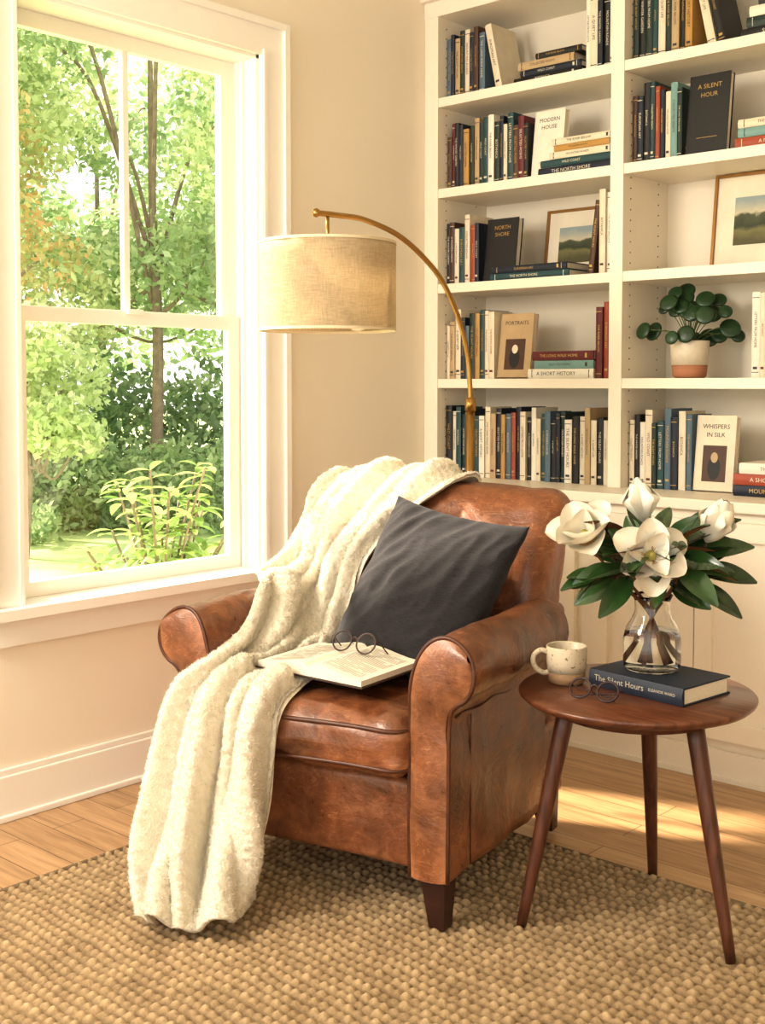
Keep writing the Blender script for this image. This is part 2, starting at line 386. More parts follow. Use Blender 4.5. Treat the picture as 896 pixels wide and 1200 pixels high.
x=row(A0,-2.63,S3,[bw,ma,bk,nv,mu,fo,ta,fo,te,wh,fo,nv,cr,te],.21,.27,.017,.030); faceout(x+.01,S3,.135,.25,.03,wh,3.83,.12,0,'MODERN/HOUSE')
stack(-2.275,S3,[(.33,.032,nv,0),(.31,.026,te,-.01),(.28,.026,cr,0),(.24,.022,mu,-.02),(.27,.024,cr,0)])
x=row(A0,-2.87,S2,[bk,bw,cr,te,cr,ru,nv,bk],.22,.275,.017,.028); faceout(x+.012,S2,.15,.245,.032,bk,3.84,.13,0,'NORTH/SHORE')
stack(-2.45,S2,[(.36,.026,te,0),(.34,.026,nv,-.01)],3.775)
leaning(-2.385,S2,.12,.022,.27,bw,d=.13); row(-2.335,-2.268,S2,[cr,wh,cr],.26,.31)
x=row(A0,-2.80,S1,[cr,ta,cr,nv,gb,fo,mu,te,cr],.21,.28,.017,.029); faceout(x+.012,S1,.155,.25,.03,ta,3.83,.13,0,'PORTRAITS',(bw,bk,cr))
stack(-2.35,S1,[(.29,.036,wh,0),(.26,.03,lt,.0),(.27,.034,ma,.0)],3.79); row(-2.345,-2.268,S1,[ma,ru,nv],.26,.30)
row(A0,-2.268,S0,[bk,cr,te,fo,nv,cr,te,wh,cr,ta,nv,mu,gb,ru,nv,cr,bk,wh,cr,te,gb,bk,nv,fo,wh,bk,cr,ta,cr],.235,.285,.018,.032)
B0=-2.205
x=row(B0,-1.96,S4,[fo,bk,fo,te,cr,fo,ta,bk,mu],.25,.31,.018,.03); leaning(x+.06,S4,-.22,.03,.29,cr); leaning(x+.10,S4,-.24,.026,.27,bk)
stack(-1.46,S4,[(.34,.034,bk,0),(.32,.034,fo,0),(.31,.034,wh,0),(.28,.03,bk,0)])
x=row(B0,-1.985,S3,[bw,nv,bk,te,ru,nv,cr,lt,fo,cr,te],.23,.285,.017,.027); faceout(x+.012,S3,.15,.275,.03,bk,3.83,.12,.0,'A SILENT/HOUR')
stack(-1.45,S3,[(.36,.036,ru,0),(.35,.03,lt,0),(.33,.028,cr,-.02)],3.79)
row(-1.745,-1.43,S1,[wh,cr,nv,cr,te,bk,ta],.26,.31)
x=row(B0,-1.95,S0,[cr,bk,wh,cr,fo,te,gb,nv,cr,gb,bk],.23,.285,.018,.03)
faceout(x+.008,S0,.145,.26,.03,cr,3.83,.12,0,'WHISPERS/IN SILK',(bw,bk,ta))
stack(-1.435,S0,[(.34,.036,nv,0),(.33,.036,ru,-.01),(.32,.036,wh,0)],3.74)
for z in SH: row(-1.36,-.95 if z>1 else -.62,z,None)
mb.obj('shelf_books',bmats,recalc=True)
def picture(name,x,z,wd,h,y,tilt,seed):
    n=NT('landscape_painting'); sp=n.new('ShaderNodeSeparateXYZ'); n.link(n.tc.outputs['Object'],sp.inputs[0])
    zz=n.math('ADD',n.math('DIVIDE',sp.outputs['Z'],h),n.math('MULTIPLY',n.math('SUBTRACT',n.noise(14+seed,5),.5),.22))
    c=n.ramp(zz,[(.30,(82,78,46)),(.40,(116,112,68)),(.46,(48,56,36)),(.55,(74,80,54)),(.58,(196,188,162)),(.72,(146,158,160))])
    n.link(c,n.p.inputs['Base Color']); setp(n,Roughness=.6)
    m=MB(); f=.010; mt=wd*.17
    m.box(0,wd,-.016,0,0,f,0); m.box(0,wd,-.016,0,h-f,h,0); m.box(0,f,-.016,0,f,h-f,0); m.box(wd-f,wd,-.016,0,f,h-f,0)
    m.box(f,wd-f,-.006,0,f,h-f,1); m.box(mt,wd-mt,-.0075,-.005,h*.25,h*.75,2)
    o=m.obj(name,[pmat('gilt',(150,110,58),.4,.6),pmat('mat_board',(228,218,198),.8),n.m]); o.location=(x,y,z+.002); o.rotation_euler=(-tilt,0,0); return o
picture('framed_landscape',-2.71,S2,.35,.285,4.00,.12,0)
picture('framed_landscape',-1.985,S2,.46,.34,3.98,.12,3)
M_pot=pmat('glazed_pot',(216,204,182),.4,var=.05,vs=60); M_terra=pmat('terracotta',(170,116,84),.8); M_soil=pmat('soil',(50,36,26),.95)
M_pil=pmat('pilea_leaf',(32,62,32),.35,var=.35,vs=12); M_stem=pmat('green_stem',(84,98,50),.5)
m=MB()
m.lathe([(.05,0),(.058,.006),(.062,.045)],40,1); m.lathe([(.0625,.045),(.066,.09),(.068,.125),(.068,.13),(.062,.13),(.06,.11)],40,0); m.lathe([(0,.112),(.06,.112)],30,2)
for i in range(34):
    a=i*2.4; e=random.uniform(.1,1.5); L=random.uniform(.10,.185)
    d=Vector((math.cos(a)*math.sin(e),math.sin(a)*math.sin(e)*.75,math.cos(e)))
    p0=Vector((0,0,.11)); p2=p0+d*L+Vector((0,0,.02)); p1=p0.lerp(p2,.5)+Vector((0,0,.025))
    m.tube(crom([p0,p1,p2],4),.0016,6,4)
    nrm=(Vector((.2,-1,0))*1.2+d*.5+Vector((0,0,.3))).normalized(); r=random.uniform(.024,.037)
    m.lathe([(0,.003),(r*.5,.002),(r*.85,0),(r,-.004)],18,3,along(p2,nrm))
m.obj('potted_pilea',[M_pot,M_terra,M_soil,M_pil,M_stem],loc=(-2.005,3.865,S1+.001))
# ---------------------------------------------------------------- rug
X0,X1,YA,YB=-2.67,.1,.9,2.72; st=.0046
xs=np.arange(X0,X1,st); ys=np.arange(YA,YB,st); XX,YY=np.meshgrid(xs,ys)
pr=.029; yy_=YY+.004*np.sin(XX*11)+.002*np.sin(XX*31); rowi=np.floor(yy_/pr); fy=(yy_/pr-rowi)
wob=.15*np.sin(XX*9+rowi*2.1)
fx=(XX/.026+.30*np.sin(rowi*12.9)+wob+.12*(fy-.5)); ci=np.floor(fx); fx=fx-ci
rnd=np.abs(np.sin(ci*12.9898+rowi*78.233)*43758.5453)%1
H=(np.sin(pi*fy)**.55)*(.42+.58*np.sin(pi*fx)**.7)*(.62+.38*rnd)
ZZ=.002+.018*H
v=np.stack([XX+.0015*np.sin(rowi*5+XX*30),YY+.002*np.sin(XX*23+rowi),ZZ],-1).reshape(-1,3)
ny,nx=XX.shape; idx=np.arange(nx*ny).reshape(ny,nx)
F=np.stack([idx[:-1,:-1],idx[:-1,1:],idx[1:,1:],idx[1:,:-1]],-1).reshape(-1,4)
def npmesh(name,v,F,mat,attr=None,smooth=True):
    me=bpy.data.meshes.new(name); me.vertices.add(len(v)); me.vertices.foreach_set('co',v.ravel()); k=F.shape[1]
    me.loops.add(F.size); me.loops.foreach_set('vertex_index',F.ravel()); me.polygons.add(len(F)); me.polygons.foreach_set('loop_start',np.arange(0,F.size,k)); me.polygons.foreach_set('loop_total',np.full(len(F),k))
    me.polygons.foreach_set('use_smooth',np.full(len(F),smooth))
    if attr is not None: at=me.attributes.new('hgt','FLOAT','POINT'); at.data.foreach_set('value',attr.ravel().astype(np.float32))
    me.materials.append(mat); me.update(); me.validate()
    o=bpy.data.objects.new(name,me); SC.collection.objects.link(o); return o
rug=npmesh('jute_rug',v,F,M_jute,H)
eb=MB()
eb.tube([(X0,YA,.007),(X0,YB,.007)],.008,8); eb.tube([(X0,YB,.007),(X1,YB,.007)],.008,8); eb.obj('rug_binding',[M_jute],rug)
RT=.016
# ---------------------------------------------------------------- armchair
CH=(-2.056,2.034,RT-.002); CR=math.radians(11.8)
chair=empty('leather_armchair',CH,CR); parts={}
def nz(p,sc,a): return noise.noise(Vector(p)*sc)*a
def lumpy(p,sc=9,a=.003): 
    q=Vector(p); return (q.x+nz(q+Vector((3,1,0)),sc,a),q.y+nz(q,sc,a),q.z+nz(q+Vector((0,7,2)),sc,a))
m=MB(); m.rbox((.375,.36,.1075),.02,0,T(0,.375,.2275),3,10,lambda p:lumpy(p,6,.006)); 
parts['base']=m; m.obj('base_frame',[M_leather],chair)
def cush(p):
    u=max(0,1-(p.x/.29)**2); w_=max(0,1-(p.y/.29)**2)
    z=p.z+(.026*(u*w_)**.6 if p.z>0 else 0); y=p.y-(.02*u if p.y<0 else 0)*(1-abs(p.z)/.09)
    z+=.009*noise.noise(Vector((p.x*6,p.y*9,1)))*(1 if p.z>0 else .2)
    return lumpy((p.x,y,z),16,.008)
m=MB(); m.rbox((.287,.285,.07),.045,0,T(0,.235,.415),5,30,cush); parts['seat']=m
m.obj('seat_cushion',[M_leather],chair)
m=MB()
def rr(hx,hy,r,z,yc):
    pts=[]
    for cx_,cy_,a0 in ((hx-r,hy-r,0),(-hx+r,hy-r,pi/2),(-hx+r,-hy+r,pi),(hx-r,-hy+r,1.5*pi)):
        for i in range(8):
            a=a0+pi/2*i/7; pts.append((cx_+r*math.cos(a),cy_+r*math.sin(a),z))
    out=[]
    for i in range(len(pts)):
        a=Vector(pts[i]); b=Vector(pts[(i+1)%len(pts)]); k=max(1,int((b-a).length/.03))
        for j in range(k): 
            p=a.lerp(b,j/k); u=max(0,1-(p.x/.29)**2); 
            if p.y<0: p.y-=.012*u
            out.append((p.x,p.y+yc,p.z+.004*math.sin(p.x*11)))
    return out
m.tube(rr(.283,.282,.05,.462,.235),.0055,8,0,closed=True); m.tube(rr(.283,.282,.05,.370,.235),.0055,8,0,closed=True)
prof=[(.285,.12),(.283,.30),(.285,.48),(.292,.57),(.310,.635),(.338,.675),(.375,.69),(.412,.68),(.442,.652),(.454,.614),(.448,.578),(.430,.552),(.408,.538),(.392,.515),(.386,.46),(.385,.30),(.383,.12)]
prof=[tuple(p) for p in crom(prof,4)]
AE=.56
def arm(sg):
    m=MB(); n_=len(prof); ysec=[-.014,-.009,.0,.018]+list(np.linspace(.04,AE,34))
    P=[]
    for yi,y in enumerate(ysec):
        s_=[.95,.985,1,1][yi] if yi<4 else 1
        rw=[]
        for x,z in prof:
            mx=.336 if z<.56 else .372; mz=z if z<.56 else .615
            xx=mx+(x-mx)*s_; z2=mz+(z-mz)*s_
            q=Vector((xx,y,z2)); k=.008
            xx+=nz(q,7,k)+nz(q,22,.003); z2+=nz(q+Vector((5,5,5)),7,k if z>.15 else 0)+nz(q+Vector((1,5,5)),20,.003 if z>.15 else 0)
            yy=y+(-.012*math.sin(min(1,max(0,(z2-.5)/.19))*pi) if yi<4 else 0)
            rw.append((sg*xx,yy,z2))
        rw.append(rw[0]); P.append(rw)
    m.grid(P)
    fr=P[0][:-1]; half=len(fr)//2
    G=[]
    for a,b in zip(fr[:half],fr[::-1][:half]):
        a=Vector(a);b=Vector(b); G.append([tuple(a.lerp(b,t)+Vector((0,-.012*math.sin(pi*t)**.7,0))) for t in np.linspace(0,1,7)])
    m.grid(G)
    bp=P[-1][:-1]; m.add(bp,[tuple(range(len(bp)))],0)
    return m
for sg,nm in ((1,'arm_right'),(-1,'arm_left')):
    a=arm(sg); parts[nm]=a; a.obj(nm,[M_leather],chair)
    m.tube([(sg*x,-.012-(.012*math.sin(min(1,max(0,(z-.5)/.19))*pi)),z) for x,z in prof],.0052,8,0)
    m.tube([(sg*.387,.02+(AE-.04)*i/20,.50+.004*math.sin(i)) for i in range(21)],.003,6,0)
    m.tube([(sg*.387,.10,.13+.36*i/10) for i in range(11)],.002,6,0)
m.obj('piping',[M_pipe],chair)
def backd(p):
    zc=p.z+.67
    y=p.y+.585+(zc-.42)*.31+.02*math.sin(max(0,(zc-.45))/.5*pi)*(1 if p.y<0 else .4)*-1
    u=max(0,1-(p.x/.38)**2)
    if p.y<0: y-=.022*u*max(0,1-((zc-.68)/.3)**2)
    z=zc+(.016*u if p.z>.15 else 0)
    x=p.x*(1+.03*max(0,(zc-.7))/.3)
    q=Vector((x,y,z)); q=Vector(lumpy(q,7,.010)); return lumpy(q,20,.004)
m=MB(); m.rbox((.37,.092,.29),.065,0,None,6,30,backd); parts['back']=m; m.obj('back_rest',[M_leather],chair)
m=MB(); m.rbox((.365,.05,.26),.03,0,T(0,.70,.39),3,8,lambda p:(p.x,p.y+p.z*.12,p.z)); parts['rear']=m; m.obj('rear_panel',[M_leather],chair)
m=MB()
for x,y,dx,dy in ((.335,.035,.012,-.012),(-.335,.035,-.012,-.012),(.33,.69,.0,.035),(-.33,.69,0,.035)):
    a,b=.034,.021; vs=[]
    for (c_,h_,ox,oy) in ((a,.13,0,0),(b,0,dx,dy)):
        vs+=[(x+ox-c_,y+oy-c_,h_),(x+ox+c_,y+oy-c_,h_),(x+ox+c_,y+oy+c_,h_),(x+ox-c_,y+oy+c_,h_)]
    m.add(vs,[(0,1,2,3),(4,7,6,5),(0,4,5,1),(1,5,6,2),(2,6,7,3),(3,7,4,0)])
m.obj('legs',[M_legw],chair,bevel=.003)
CM=Matrix.Translation(CH)@R(CR,'Z')
BL=T(-.004,.140,.545)@R(math.radians(-9),'Z')@R(.03,'X')
# ---------------------------------------------------------------- throw blanket
rows=[
 [(-.36,.875,.60),(-.27,.88,.60),(-.17,.885,.60),(-.07,.88,.60),(.02,.875,.60)],
 [(-.37,.865,.78),(-.27,.87,.78),(-.16,.875,.78),(-.05,.87,.78),(.03,.865,.78)],
 [(-.385,.86,.93),(-.27,.865,.94),(-.16,.865,.94),(-.04,.865,.94),(.05,.86,.94)],
 [(-.39,.76,.985),(-.27,.76,.995),(-.15,.76,1.0),(-.03,.76,1.0),(.075,.76,.99)],
 [(-.40,.65,.945),(-.29,.64,.95),(-.18,.64,.955),(-.07,.64,.955),(.03,.64,.95)],
 [(-.415,.60,.86),(-.33,.585,.86),(-.24,.58,.86),(-.15,.58,.86),(-.07,.58,.87)],
 [(-.425,.54,.765),(-.35,.53,.75),(-.29,.53,.74),(-.22,.53,.75),(-.15,.53,.76)],
 [(-.430,.45,.72),(-.37,.43,.71),(-.31,.45,.66),(-.24,.47,.62),(-.17,.48,.62)],
 [(-.415,.36,.71),(-.36,.34,.70),(-.29,.35,.61),(-.21,.38,.54),(-.14,.39,.53)],
 [(-.345,.25,.705),(-.30,.23,.64),(-.25,.24,.56),(-.18,.25,.53),(-.11,.26,.525)],
 [(-.30,.12,.62),(-.27,.11,.56),(-.22,.12,.53),(-.14,.13,.53),(-.065,.14,.525)],
 [(-.30,.00,.56),(-.25,.0,.535),(-.20,0,.53),(-.12,0,.53),(-.04,.02,.52)],
 [(-.345,-.055,.49),(-.27,-.07,.485),(-.20,-.075,.485),(-.12,-.075,.485),(-.04,-.06,.475)],
 [(-.350,-.10,.38),(-.275,-.12,.37),(-.195,-.12,.37),(-.125,-.11,.37),(-.045,-.085,.37)],
 [(-.34,-.15,.24),(-.26,-.18,.23),(-.19,-.175,.23),(-.12,-.15,.23),(-.06,-.09,.24)],
 [(-.32,-.23,.10),(-.25,-.26,.09),(-.17,-.245,.09),(-.11,-.20,.10),(-.085,-.10,.11)],
 [(-.275,-.31,.018),(-.205,-.335,.018),(-.13,-.325,.018),(-.075,-.265,.018),(-.095,-.11,.02)]]
ROW=np.array(rows)
G=crom(ROW.reshape(len(rows),-1),30).reshape(-1,5,3)
G=np.transpose(crom(np.transpose(G,(1,0,2)).reshape(5,-1),32).reshape(-1,G.shape[0],3),(1,0,2))
nr,nc=G.shape[:2]
def normals(G):
    du=np.gradient(G,axis=0); dv=np.gradient(G,axis=1); N=np.cross(dv,du); N/=np.linalg.norm(N,axis=2,keepdims=True)+1e-9; return N
N=normals(G)
if N[nr//2,nc//2,2]<0: N=-N
S=np.linspace(0,1,nr)[:,None]; Tt=np.linspace(0,1,nc)[None,:]
amp=np.interp(S,[0,.12,.18,.3,.45,.62,.70,.78,.9,1],[.006,.012,.028,.038,.036,.030,.034,.058,.070,.048])
w1=2*pi*(2.6*Tt+.30*np.sin(S*6)+.5*S); w2=2*pi*(5.1*Tt+.35*np.sin(S*9+1)+.9*S)
fold=np.sin(w1)*.62+np.sin(w2)*.36+.10*np.sin(2*pi*(8*Tt+1.7*S))
cross=.38*np.sin(2*pi*(5.5*S+.8*Tt+.3*np.sin(Tt*7)))*np.interp(S,[0,.2,.3,.65,.75,1],[0,0,1,1,.25,0])
fold=np.tanh((fold+cross)*1.7)
edge=np.clip(np.minimum(Tt,1-Tt)/.10,0,1)
G=G+N*((fold*.8+.55)*amp*(.40+.60*edge))[:,:,None]
def outward(p):
    bm=bmesh.new(); vs=[bm.verts.new(v) for v in p.v]; 
    for f in p.f:
        try: bm.faces.new([vs[i] for i in f])
        except Exception: pass
    bmesh.ops.remove_doubles(bm,verts=bm.verts,dist=1e-5)
    bmesh.ops.recalc_face_normals(bm,faces=bm.faces); t=BVHTree.FromBMesh(bm); bm.free(); return t
trees=[outward(p) for p in parts.values()]
BLi=BL.inverted()
def push(G,off):
    for i in range(nr):
        for j in range(nc):
            co=Vector(G[i,j])
            q=BLi@co
            if abs(q.x)<.20 and abs(q.y)<.14 and -.05<q.z<.10: # pressed flat beneath the open book
                co.z=min(co.z,.527)
            for tr_ in trees:
                loc,nm,ix,ds=tr_.find_nearest(co,.09)
                if loc is None: continue
                if (co-loc).dot(nm)<off: co=loc+nm*off
            co.z=max(co.z,.014); G[i,j]=co
    return G
for it in range(2):
    G=push(G,.010)
    K=G.copy(); K[1:-1]=(K[1:-1]*2+G[:-2]+G[2:])/4; K2=K.copy(); K2[:,1:-1]=(K[:,1:-1]*2+K[:,:-2]+K[:,2:])/4; G=K2
G=push(G,.009)
N=normals(G)
if N[nr//2,nc//2,2]<0: N=-N
D=np.zeros((nr,nc))
for i in range(nr):
    for j in range(nc):
        p=Vector(G[i,j]); D[i,j]=.6*noise.noise(p*75)+.35*noise.noise(p*140+Vector((9,9,9)))+.25*noise.noise(p*32)
hn=np.clip(D*.9+.5,0,1)
top=G+N*(.007+.0058*D)[:,:,None]; bot=G-N*.005; bot[:,:,2]=np.maximum(bot[:,:,2],.002)
vv=np.concatenate([top.reshape(-1,3),bot.reshape(-1,3)]); o_=nr*nc; I=np.arange(o_).reshape(nr,nc)
q1=np.stack([I[:-1,:-1],I[:-1,1:],I[1:,1:],I[1:,:-1]],-1).reshape(-1,4); q2=q1[:,::-1]+o_
qs=[q1,q2]
for j in (0,nc-1): qs.append(np.stack([I[:-1,j],I[1:,j],I[1:,j]+o_,I[:-1,j]+o_],-1))
for i in (0,nr-1): qs.append(np.stack([I[i,:-1],I[i,1:],I[i,1:]+o_,I[i,:-1]+o_],-1))
th=npmesh('throw_blanket',vv,np.concatenate(qs),M_throw,np.concatenate([hn.ravel(),hn.ravel()]))
th.location=CH; th.rotation_euler=(0,0,CR)
NF=150000
ii=RS.uniform(0,nr-1.001,NF); jj=RS.uniform(0,nc-1.001,NF); i0=ii.astype(int); j0=jj.astype(int); fi=(ii-i0)[:,None]; fj=(jj-j0)[:,None]
def samp(A): return A[i0,j0]*(1-fi)*(1-fj)+A[i0+1,j0]*fi*(1-fj)+A[i0,j0+1]*(1-fi)*fj+A[i0+1,j0+1]*fi*fj
P=samp(top); NN=samp(N); dr=NN+RS.normal(size=(NF,3))*.8; dr/=np.linalg.norm(dr,axis=1,keepdims=True)
sd=np.cross(dr,RS.normal(size=(NF,3))); sd/=np.linalg.norm(sd,axis=1,keepdims=True); Lf=RS.uniform(.003,.0075,size=(NF,1))
V3=np.stack([P-NN*.001-sd*.0009,P-NN*.001+sd*.0009,P+dr*Lf],1).reshape(-1,3)
po=npmesh('pile',V3,np.arange(NF*3).reshape(-1,3),M_fuzz,None,False); po.parent=th
# ---------------------------------------------------------------- pillow
e1=Vector((.40,-.10,-.045)).normalized(); e2=Vector((-.135,-.18,-.354)); e2=(e2-e1*e2.dot(e1)).normalized(); e3=e1.cross(-e2).normalized()
m=MB(); NP_=70; hs=.236
def pil(sgn):
    P=[]
    for i in range(NP_+1):
        r_=[]
        for j in range(NP_+1):
            u=-1+2*i/NP_; v_=-1+2*j/NP_; u=math.sin(u*pi/2)*.35+u*.65; v_=math.sin(v_*pi/2)*.35+v_*.65
            x=u*(1-.085*(1-v_*v_)*abs(u)**2); y=v_*(1-.085*(1-u*u)*abs(v_)**2)
            b=max(0,(1-u**2))*max(0,(1-v_**2)); th_=.084*b**.45*(1+.16*v_)
            cr_=.018*noise.noise(Vector((x*2.6,y*2.6,sgn)))*b**.3-.020*abs(noise.noise(Vector((x*4+y*3,y*2.0-x,sgn+4))))+.005*math.sin(10*(x-y)+3*noise.noise(Vector((x*2,y*2,0))))*(abs(x*y))
            r_.append(e1*(x*hs)+e2*(y*hs*1.04)+e3*(sgn*(th_)+cr_*b**.2))
        P.append(r_)
    return P
m.grid(pil(1)); m.grid(pil(-1))
pl=m.obj('throw_pillow',[M_pillow],recalc=False)
bm=bmesh.new(); bm.from_mesh(pl.data); bmesh.ops.remove_doubles(bm,verts=bm.verts,dist=.0008); bmesh.ops.recalc_face_normals(bm,faces=bm.faces); bm.to_mesh(pl.data); bm.free()
pl.matrix_world=CM@T(.108,.392,.710)
# ---------------------------------------------------------------- open book + glasses on seat
m=MB(); Wd,Hh=.172,.235
def pz(t): return .026+.014*math.sin(pi*min(1,t*1.25)**.55)*(1-t*.6)-.008*t
def page(sg):
    return [[(sg*Wd*i/14,-Hh/2,pz(i/14)),(sg*Wd*i/14,Hh/2,pz(i/14))] for i in range(15)]
for sg in (-1,1):
    tp=page(sg); m.grid(tp,0)
    vs=[]
    for i in range(15):
        vs.append(tp[i][0]); vs.append((tp[i][0][0],-Hh/2,.004))
    m.add(vs,[(2*i,2*i+2,2*i+3,2*i+1) for i in range(14)],1)
    vs=[(x,Hh/2,z) for x,y,z in vs]; m.add(vs,[(2*i,2*i+1,2*i+3,2*i+2) for i in range(14)],1)
    e=tp[-1]; m.add([e[0],e[1],(e[1][0],e[1][1],.004),(e[0][0],e[0][1],.004)],[(0,1,2,3)],1)
    xa,xb=sorted((0,sg*(Wd+.006))); m.box(xa,xb,-Hh/2-.005,Hh/2+.005,.0,.004,2)
    for k in range(26):
        yy=Hh*.40-k*Hh*.8/25; tt0,tt1=.16,.88 if k%7 else .5
        seg=[(sg*Wd*t,pz(t)+.0007) for t in np.linspace(tt0,tt1,10)]
        for (a,b) in zip(seg[:-1],seg[1:]):
            if random.random()<.12: continue
            m.add([(a[0],yy,a[1]),(b[0],yy,b[1]),(b[0],yy+.0022,b[1]),(a[0],yy+.0022,a[1])],[(0,1,2,3)],3)
ob=m.obj('open_book',[pmat('page_paper',(234,226,208),.7,var=.02),M_pages,pmat('open_book_cover',(60,42,34),.6),pmat('print_ink',(150,140,126),.7)],recalc=False)
BM=CM@BL
ob.matrix_world=BM
def glasses(name,M,col,lens,lr=.024,temple=.13,fold=False,rt=.0023):
    m=MB(); g=.0085
    for sg in (-1,1):
        c_=sg*(lr+g)
        ring=[(c_+lr*math.cos(a*2*pi/32),0,lr+lr*.95*math.sin(a*2*pi/32)) for a in range(32)]
        m.tube(ring,rt,8,0,closed=True); m.add(ring,[tuple(range(32))],1)
        xo=sg*(2*lr+g)
        if fold:
            m.tube(crom([(xo,0,lr*1.3),(xo+sg*.004,.006,lr*1.3),(xo-sg*.02,.014+.004*sg,lr*1.1),(-sg*.02,.016+.004*sg,lr*.7),(-sg*.05,.016+.004*sg,lr*.35)],6),.0018,6,0)
        else:
            m.tube(crom([(xo,0,lr*1.3),(xo+sg*.005,.01,lr*1.3),(xo+sg*.006,temple*.6,lr*.8),(xo+sg*.004,temple*.8,lr*.5),(xo,temple,.002)],6),.0018,6,0)
    m.tube(crom([(-g,0,lr*1.25),(0,-.002,lr*1.45),(g,0,lr*1.25)],6),rt*.95,8,0)
    for sg in (-1,1): m.tube([(sg*g*.9,.001,lr*1.0),(sg*g*.5,.006,lr*.9)],.001,6,0)
    o=m.obj(name,[col,lens],recalc=False); o.matrix_world=M; return o
M_tort=pmat('tortoise_frame',(50,25,17),.3,var=.4,vs=60); M_cop=pmat('dark_copper_frame',(48,22,19),.4,0)
glasses('eyeglasses',BM@T(.024,.02,.038)@R(math.radians(6),'Z')@R(-.55,'X'),M_tort,M_lens,.028,.11)
# ---------------------------------------------------------------- side table
TX,TY,TZ=-1.407,2.469,.560
tb=empty('side_table',(TX,TY,0))
m=MB(); m.lathe([(0,TZ-.026),(.235,TZ-.026),(.262,TZ-.020),(.273,TZ-.010),(.275,TZ-.004),(.272,TZ),(0,TZ)],96,0); m.obj('top',[M_walnut],tb)
m=MB()
for a in (-11,-130,110):
    a=math.radians(a); c_,s_=math.cos(a),math.sin(a)
    p0=Vector((.165*c_,.165*s_,TZ-.02)); p1=Vector((.275*c_,.275*s_,RT-.003))
    m.tube([p0.lerp(p1,t) for t in np.linspace(0,1,9)],[.021,.0208,.020,.019,.018,.0165,.015,.0135,.012],20,0)
m.lathe([(.19,TZ-.05),(.19,TZ-.024)],48,0); m.obj('legs',[M_wleg],tb)
m=MB(); M_blue=pmat('slate_blue_cloth',(32,41,56),.6,var=.08,bs=400,bstr=.15)
L,Wb,tb_=.262,.185,.042
m.box(0,L,0,Wb,0,.004,0); m.box(0,L,0,Wb,tb_-.004,tb_,0)
ar=[(-.006*math.sin(pi*i/8),tb_*i/8) for i in range(9)]
vs=[(0,y,z) for y,z in ar]+[(0,.004,tb_),(0,.004,0)]; vs+=[(L,y,z) for _,y,z in vs]
m.add(vs,[(i,(i+1)%11,11+(i+1)%11,11+i) for i in range(11)]+[tuple(range(11))[::-1],tuple(range(11,22))],0)
m.box(.005,L-.005,.004,Wb-.006,.004,tb_-.004,1)
for sx,xx,zz,s_ in (('The Silent Hours',.088,.024,.0205),('ELEANOR WARD',.208,.024,.0095)):
    vs,fs,w_=text(sx); m.add(vs,fs,2,T(xx,-.0066,zz)@R(pi/2,'X')@Matrix.Scale(s_,4))
m.obj('hardcover_book',[M_blue,M_pages,pmat('silver_foil',(190,180,160),.4)],loc=(-1.512,2.436,TZ+.0005),rotz=math.radians(-7))
n=NT('stoneware_glaze'); sp=n.noise(160,2,.5)
n.link(n.mix(n.ramp(sp,[(.64,(0,0,0,1)),(.70,(1,1,1,1))]),lin((204,190,164)),lin((120,94,68))),n.p.inputs['Base Color']); setp(n,Roughness=.4); M_mug=n.m
M_mug2=pmat('raw_stoneware',(150,120,88),.7,var=.15,vs=80); M_cof=pmat('coffee',(46,24,12),.15)
m=MB()
m.lathe([(.038,0),(.043,.004),(.0455,.028)],48,1); m.lathe([(.0455,.028),(.048,.05),(.049,.088),(.0478,.0905),(.0455,.088),(.044,.03),(.0,.02)],48,0); m.lathe([(0,.07),(.0452,.07)],40,2)
hp=crom([(.046,0,.074),(.062,0,.079),(.078,0,.068),(.081,0,.05),(.072,0,.033),(.056,0,.024),(.044,0,.026)],6)
m.tube(hp,.0062,12,0)
m.obj('coffee_mug',[M_mug,M_mug2,M_cof],loc=(-1.572,2.425,TZ),rotz=math.radians(222))
glasses('eyeglasses',T(-1.432,2.312,TZ+.004)@R(math.radians(8),'Z')@R(-.62,'X'),M_cop,M_lens2,.025,.10,True,.0027)
# ---------------------------------------------------------------- vase with magnolias
VX,VY,VZ=-1.398,2.524,TZ+tb_+.001
vase=empty('magnolia_vase',(VX,VY,VZ))
m=MB()
m.lathe([(0,0),(.058,0),(.066,.006),(.068,.02),(.0675,.075),(.062,.10),(.048,.122),(.041,.14),(.042,.165),(.048,.178),(.0465,.178),(.0405,.165),(.0395,.14),(.0465,.12),(.0605,.098),(.066,.075),(.0665,.02),(.063,.008),(0,.007)],64,0)
m.obj('glass_vase',[M_glass],vase)
m=MB(); m.lathe([(0,.0062),(.0632,.0075),(.0671,.02),(.0666,.075),(.0625,.092),(0,.092)],56,0); m.obj('water',[M_water],vase)
M_branch=pmat('magnolia_branch',(96,60,34),.8,var=.3,vs=50,bs=120,bstr=.5)
n=NT('magnolia_leaf'); g=n.new('ShaderNodeNewGeometry'); 
c=n.ramp(n.noise(15,4),[(.3,(16,42,20)),(.7,(40,72,32))]); c=n.mix(g.outputs['Random Per Island'],c,n.mix(.5,c,lin((66,100,48))))
n.link(c,n.p.inputs['Base Color']); setp(n,Roughness=.24,Coat_Weight=.3); M_mleaf=n.m
M_mback=pmat('leaf_underside',(118,80,44),.7,var=.15)
n=NT('magnolia_petal'); n.link(n.ramp(n.noise(10,3),[(.3,(222,213,192)),(.7,(236,230,217))]),n.p.inputs['Base Color']); setp(n,Roughness=.5,Subsurface_Weight=.15,Subsurface_Scale=.01); M_pet=n.m
M_cone=pmat('magnolia_cone',(150,142,70),.6,var=.3,vs=200); M_stam=pmat('stamen',(190,150,86),.6)
FL=MB(); LF=MB(); ST=MB()
